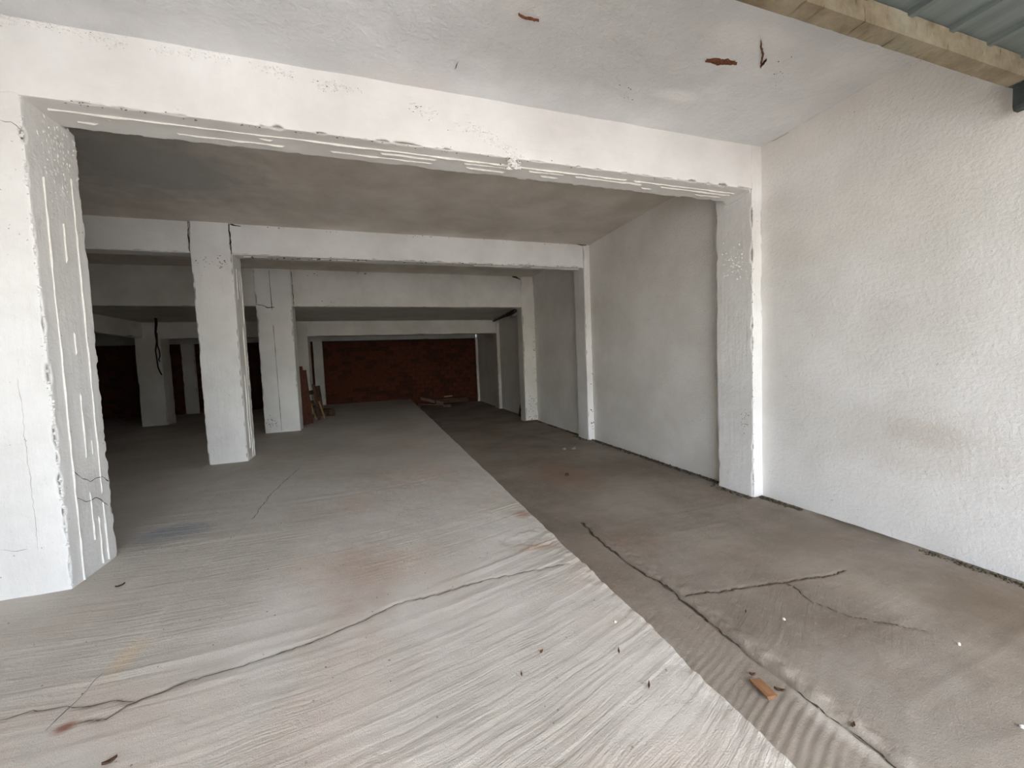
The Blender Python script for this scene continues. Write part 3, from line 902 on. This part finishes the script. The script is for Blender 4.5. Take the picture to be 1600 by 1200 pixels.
v, f = rough_box(DX0, DX1 + 0.0, 1.398, 1.487, 3.255, 3.372, step=0.03, chip=0.0012, rough=0.001, seed=61, fine=True)
dchild(add_obj('edge_beam', v, f, M['frame'], smooth=True))
v, f = rough_box(DX0, DX1, DY0, DY0 + 0.09, 3.255, 3.352, step=0.2, chip=0.0, rough=0.0, seed=62, fine=False)
dchild(add_obj('edge_beam', v, f, M['frame']))
v, f = boxv(DX0, DX1, DY0, DY1, DZ + 0.012, DZ + 0.03)
dchild(add_obj('door_sheet', v, f, M['door']))
x = 2.758 - 0.36 * 5
while x < DX1:
    a = x
    vv = []
    for y in (DY0 + 0.05, 1.41):
        vv += [(a - 0.04, y, DZ + 0.014), (a - 0.03, y, DZ - 0.014), (a + 0.006, y, DZ - 0.014), (a + 0.016, y, DZ + 0.014)]
    dchild(add_obj('panel_rib', vv, [(0, 1, 5, 4), (1, 2, 6, 5), (2, 3, 7, 6), (0, 3, 2, 1), (4, 5, 6, 7)], M['door']))
    x += 0.36
# guide rail with its end bracket near the wall
dchild(bar('guide_rail', (3.985, DY0, 3.30), (3.985, 1.50, 3.30), 0.06, 0.05, M['rail']))
dchild(bar('bracket_arm', (3.90, 1.47, 3.275), (4.07, 1.47, 3.285), 0.05, 0.03, M['rail']))
vv = [(3.985 + sx, 1.452 + sy, z) for z, k in ((3.275, 1.0), (3.14, 1.0), (3.115, 0.6)) for sx, sy in ((-0.03 * k, -0.03), (0.055 * k, -0.03), (0.055 * k, 0.03), (-0.03 * k, 0.03))]
ff = [(0, 1, 5, 4), (1, 2, 6, 5), (2, 3, 7, 6), (3, 0, 4, 7), (4, 5, 9, 8), (5, 6, 10, 9), (6, 7, 11, 10), (7, 4, 8, 11), (8, 9, 10, 11), (3, 2, 1, 0)]
dchild(add_obj('end_bracket', vv, ff, M['rail']))

# ------------------------------------------------------------------ rusted spots on the front ceiling
ceil_front = bpy.data.objects['ceiling_front']


def rust_patch(pts, wd, seed, parent):
    P = [at(u, v, 2, ZC)[:2] for u, v in pts]
    P = np.array(wobble(P, 0.006, 0.012, seed))
    V, F = [], []
    for i, p in enumerate(P):
        d = P[min(i + 1, len(P) - 1)] - P[max(i - 1, 0)]
        d /= np.linalg.norm(d) + 1e-9
        nr = np.array([-d[1], d[0]])
        t = i / (len(P) - 1)
        w = wd * (0.25 + math.sin(math.pi * min(max(t, 0.05), 0.95)) * (0.5 + 0.9 * float(vnoise(i * 0.9, 2.5, seed=seed))))
        for s, z in ((-1, 0.004), (-0.4, -0.009 - 0.006 * random.random()), (0.4, -0.009 - 0.006 * random.random()), (1, 0.004)):
            q = p + nr * w * 0.5 * s
            V.append((q[0], q[1], ZC + z - 0.004))
    for i in range(len(P) - 1):
        for m in range(3): F.append((i * 4 + m, i * 4 + m + 1, i * 4 + 5 + m, i * 4 + 4 + m))
    return tag(add_obj('rusted_rebar', V, F, M['rust'], parent), 'rusty spalled spot')


rust_patch([(1103, 93), (1115, 94), (1128, 97), (1140, 97), (1151, 98)], 0.05, 5, ceil_front)
rust_patch([(1189, 62), (1189, 75), (1191, 88), (1189, 104)], 0.011, 6, ceil_front)
rust_patch([(1188, 103), (1193, 97), (1198, 91)], 0.012, 7, ceil_front)
rust_patch([(810, 20), (822, 26), (832, 27), (842, 30)], 0.008, 8, ceil_front)


# ------------------------------------------------------------------ leaning planks and timber by the third pillar
def plank(label, base, top, w, t, mat, name='plank', up=(0, -1, 0), cat='plank', group=None, jag=0.01):
    return tag(bar(name, base, top, w, t, mat, None, up, jag), label, cat, group)


plank('tall dark red-brown plank leaning behind the wide pillar', (-1.80, 10.98, G + 0.01), (-1.80, 10.50, 1.70), 0.34, 0.035, M['plank'])
plank('shorter dark plank leaning over the tall red-brown one', (-1.70, 11.12, G + 0.01), (-1.70, 10.60, 1.62), 0.26, 0.03, M['plank'])
plank('narrow dark post leaning in front of red-brown planks', (-1.50, 11.75, G + 0.01), (-1.50, 11.10, 1.25), 0.07, 0.05, M['dwood'])

# small slatted pallet leaning with pale edges
rk = empty('pallet', 'broken wooden pallet with two pale rails leaning beside planks', 'pallet', None, (-1.60, 11.9, G))
ang = math.radians(24)


def rkp(x, s, d=0.0):          # x across, s up the lean, d out of it
    return (-1.60 + x - s * 0.16, 11.9 - s * math.sin(ang) + d * 0.9, G + 0.012 + s * math.cos(ang))


for xx in (0.0, 0.115, 0.21):
    dchild_ = bar('rail', rkp(xx, 0.0), rkp(xx, 0.78 - xx * 1.2), 0.035, 0.05, M['slat'], None, (0, -1, 0), 0.006)
    dchild_.parent = rk; dchild_.matrix_parent_inverse = Matrix.Translation(-Vector(rk.location))
for ss in (0.12, 0.36, 0.52):
    o = bar('slat', rkp(-0.05, ss, 0.045), rkp(0.27, ss, 0.045), 0.09, 0.02, M['dwood'], None, (0, -1, 0), 0.006)
    o.parent = rk; o.matrix_parent_inverse = Matrix.Translation(-Vector(rk.location))
o = bar('slat', rkp(0.0, 0.80, 0.02), rkp(0.22, 0.82, 0.02), 0.11, 0.05, M['dwood'], None, (0, -1, 0), 0.006)
o.parent = rk; o.matrix_parent_inverse = Matrix.Translation(-Vector(rk.location))
plank('dark timber block lying on floor past the pallet', (-1.52, 12.75, G + 0.10), (-1.25, 12.45, G + 0.10), 0.18, 0.2, M['dwood'], 'timber_block', (0, 0, 1), 'timber')
plank('short dark timber standing behind pallet against rear pillar', (-1.62, 13.1, G + 0.01), (-1.70, 13.22, G + 0.85), 0.16, 0.05, M['dwood'], 'timber_offcut', (0, -1, 0), 'timber')

# plank against the right wall behind third pilaster
plank('dark narrow plank leaning on right wall behind the third pilaster', (3.90, 11.0, 0.015), (4.045, 10.75, 1.22), 0.15, 0.03, M['dwood'], up=(1, 0, 0))

# lumber lying by the back wall
plank('long greyish board lying near the brick wall', (1.50, 16.1, 0.05), (2.55, 14.85, 0.05), 0.12, 0.04, M['pinkwood'], 'board')
plank('dark board lying flat nearest the slab edge by the brick wall', (1.55, 15.4, 0.03), (2.25, 14.75, 0.03), 0.14, 0.03, M['dwood'], 'board')
plank('crooked board propped on brick wall above the lying boards', (1.62, 16.35, 0.28), (2.45, 15.9, 0.05), 0.12, 0.03, M['pinkwood'], 'board')
plank('thin stick leaning upright on the brick wall', (2.15, 15.9, 0.02), (2.12, 16.36, 0.75), 0.04, 0.03, M['dwood'], 'stick', up=(0, -1, 0), cat='stick')
plank('pale short slat lying by the foot of brick wall', (2.55, 16.22, 0.30), (2.88, 16.22, 0.31), 0.05, 0.03, M['slat'], 'slat_offcut', cat='slat')
plank('dark timber beam lying along the foot of brick wall', (2.2, 16.22, 0.14), (3.5, 16.22, 0.14), 0.2, 0.28, M['dwood'], 'timber_beam', cat='timber')

# cardboard scrap at foot of the third pilaster
cv = []
for k in range(12):
    a = math.pi * k / 11
    cv.append((3.80 - 0.24 * math.cos(a), 9.97 - 0.19 * math.sin(a), 0.012 + 0.02 * math.sin(a) ** 2))
V = cv + [(x_, y_, z_ + 0.018) for x_, y_, z_ in cv]
F = [tuple(range(11, -1, -1)), tuple(range(12, 24))] + [(k, (k + 1) % 12, 12 + (k + 1) % 12, 12 + k) for k in range(12)]
tag(add_obj('cardboard_scrap', V, F, M['card']), 'curved brown cardboard scrap at foot of third pilaster', 'cardboard')

# pipe under the low ceiling
pipe = empty('ceiling_pipe', 'dark pipe with white end hanging under the low ceiling by right wall', 'pipe', None, (3.72, 11.0, 3.0))


def pchild(o, par):
    o.parent = par
    o.matrix_parent_inverse = Matrix.Translation(-Vector(par.location))
    return o


pchild(tube('pipe', [(3.70, 10.42, 3.0), (3.74, 11.4, 2.99), (3.79, 12.6, 2.985), (3.80, 12.95, 2.985)], 0.035, M['rail']), pipe)
pchild(tube('sleeve', [(3.70, 10.45, 3.0), (3.73, 11.3, 2.99)], 0.052, M['cable']), pipe)
pchild(tube('white_end', [(3.79, 10.5, 2.93), (3.81, 11.15, 2.93)], 0.045, M['pvc']), pipe)
for yy in (10.7, 11.7, 12.6):
    pchild(bar('pipe_hanger', (3.74, yy, 2.95), (3.74, yy, 3.07), 0.03, 0.012, M['rail']), pipe)

# hanging cable in the dark left part
cab = empty('hanging_cable', 'black cable dangling in a loop before the dim left pillar', 'cable', None, (-5.08, 12.29, 3.05))
cp = [(243, 495), (244, 505), (243, 520), (245, 533), (243, 548), (245, 560), (246, 567), (247, 574), (250, 581), (253, 586)]
pchild(tube('strand', [tuple(at(u, v, 1, 12.29)) for u, v in cp], [0.03, 0.03, 0.024, 0.022] + [0.016] * 6, M['cable'], None, 6), cab)
cp = [(245, 520), (246, 540), (249, 548), (250, 556), (248, 562), (250, 565)]
pchild(tube('strand', [tuple(at(u, v, 1, 12.27)) for u, v in cp], 0.014, M['cable'], None, 6), cab)

# ------------------------------------------------------------------ small things on the floor
c = at(1192, 1078, 2, 0.03)
w = bar('wood_offcut', (c[0] - 0.005, c[1] - 0.055, c[2] + 0.010), (c[0] + 0.008, c[1] + 0.052, c[2] + 0.012), 0.056, 0.009, M['chip'], None, (0, 0, 1), 0.012)
tag(w, 'small orange-brown wood offcut lying beside the lane joint', 'offcut')


def on(u, v, right):
    p = at(u, v, 2, 0.0 if right else G)
    z = float((lane_h if right else slab_h)(np.array([p[0]]), np.array([p[1]]))[0])
    return (p[0], p[1], z)


for k, (u, v, r, s, lab) in enumerate((
        (961, 972, False, 0.009, 'tiny white crumb on pale slab near its broken edge'),
        (1225, 971, True, 0.010, 'white crumb on the lane just below the forked crack'),
        (1498, 1012, True, 0.010, 'white crumb on the lane nearest the right wall side'),
        (1597, 1143, True, 0.010, 'white crumb at the lower right edge of the lane'))):
    tag(lump('plaster_crumb', on(u, v, r), (s, s * 0.8, s * 0.8), M['stone'], k + 1), lab, 'crumb', 'white plaster crumbs')
for k, (u, v, s, lab) in enumerate(((881, 702, 0.04, 'left one of two grey stones on the far lane'), (896, 702, 0.05, 'right one of two grey stones on the far lane'),
                                    (886, 743, 0.035, 'dark stone alone on the lane beside slab'))):
    tag(lump('stone', on(u, v, True), (s, s, s * 0.7), M['grit'] if k < 2 else M['dirt'], k + 11), lab, 'stone', 'stones on the lane')


def leaf(u, v, right, L, W, a, label, mat='leaf'):
    c = on(u, v, right)
    V = []
    for t in (0, 0.25, 0.5, 0.75, 1):
        wv = W * math.sin(math.pi * min(0.97, t * 0.9 + 0.06))
        for s in (-1, 0, 1):
            x, y = (t - 0.5) * L, s * wv / 2
            V.append((c[0] + x * math.cos(a) - y * math.sin(a), c[1] + x * math.sin(a) + y * math.cos(a), c[2] + 0.004 + 0.010 * abs(s) + 0.008 * (t - 0.5) ** 2 * 4))
    F = []
    for i in range(4):
        for m in range(2): F.append((i * 3 + m, i * 3 + m + 1, i * 3 + 4 + m, i * 3 + 3 + m))
    o = add_obj('dry_leaf', V, F, M[mat], smooth=True)
    sol = o.modifiers.new('thickness', 'SOLIDIFY'); sol.thickness = 0.0015
    return tag(o, label, 'leaf', 'dry leaves on the floor')


leaf(1218, 1084, True, 0.045, 0.018, -0.8, 'dry leaf just right of the wood offcut')
leaf(1176, 1060, True, 0.03, 0.012, 2.6, 'dry leaf touching the upper end of wood offcut')
leaf(1333, 1138, True, 0.028, 0.016, 0.3, 'dry brown leaf on the white-stained joint')
leaf(1165, 962, True, 0.022, 0.012, 0.6, 'small brown leaf scrap left of the white lane crumb')
leaf(967, 1022, False, 0.03, 0.010, 1.1, 'thin leaf curled on slab left of its broken edge')
leaf(1014, 1075, False, 0.035, 0.010, 0.9, 'brown leaf sliver on the pale slab bottom')
leaf(846, 1022, False, 0.018, 0.012, 0.2, 'reddish leaf scrap in the middle of the slab', 'rust')
leaf(815, 1058, False, 0.016, 0.010, 1.4, 'small brown leaf scrap below the slab middle')
leaf(188, 917, False, 0.05, 0.012, 0.7, 'dark twig-like leaf beside the left pillar foot')
leaf(172, 1196, False, 0.04, 0.018, 0.5, 'dark leaf at the bottom left of slab')

# scattered grit, uncountable
V, F = [], []


def grain(c, r):
    b = len(V)
    k = [random.uniform(0.6, 1.3) for _ in range(6)]
    for i, (dx, dy, dz) in enumerate(((1, 0, 0.2), (0, 1, 0.2), (-1, 0, 0.2), (0, -1, 0.2), (0, 0, 1), (0, 0, -0.4))):
        V.append((c[0] + dx * r * k[i], c[1] + dy * r * k[i], c[2] + dz * r * k[i]))
    for i in range(4):
        F.append((b + i, b + (i + 1) % 4, b + 4)); F.append((b + (i + 1) % 4, b + i, b + 5))


gx = rng.uniform(-2.2, 3.8, 700); gy = rng.uniform(0.8, 8.5, 700)
hs, hl = slab_h(gx, gy), lane_h(gx, gy)
for i in range(700):
    if abs(gx[i] - SLAB_X) < 0.06 or (gx[i] < -1.9 and 3.2 < gy[i] < 4): continue
    grain((gx[i], gy[i], hl[i] if gx[i] > SLAB_X else hs[i]), random.uniform(0.0015, 0.006))
tag(add_obj('floor_grit', V, F, M['grit']), 'fine grit scattered over the concrete floor', 'grit', None, 'stuff')
V, F = [], []
for i in range(2600):
    y = random.uniform(0.6, 10) if i % 2 else random.uniform(0.6, 3.4)
    x = XW - abs(random.gauss(0, 0.03)) - 0.04
    if Y1 - 0.02 < y < Y1B + 0.02: x -= 0.14
    if Y2 - 0.02 < y < Y2B + 0.02: x -= 0.13
    if float(vnoise(y * 3, 0.5, seed=77)) < 0.35: continue
    grain((x, y, 0.004), random.uniform(0.005, 0.024))
tag(add_obj('wall_foot_dirt', V, F, M['dirt']), 'dark dirt gathered along the foot of right wall', 'dirt', None, 'stuff')
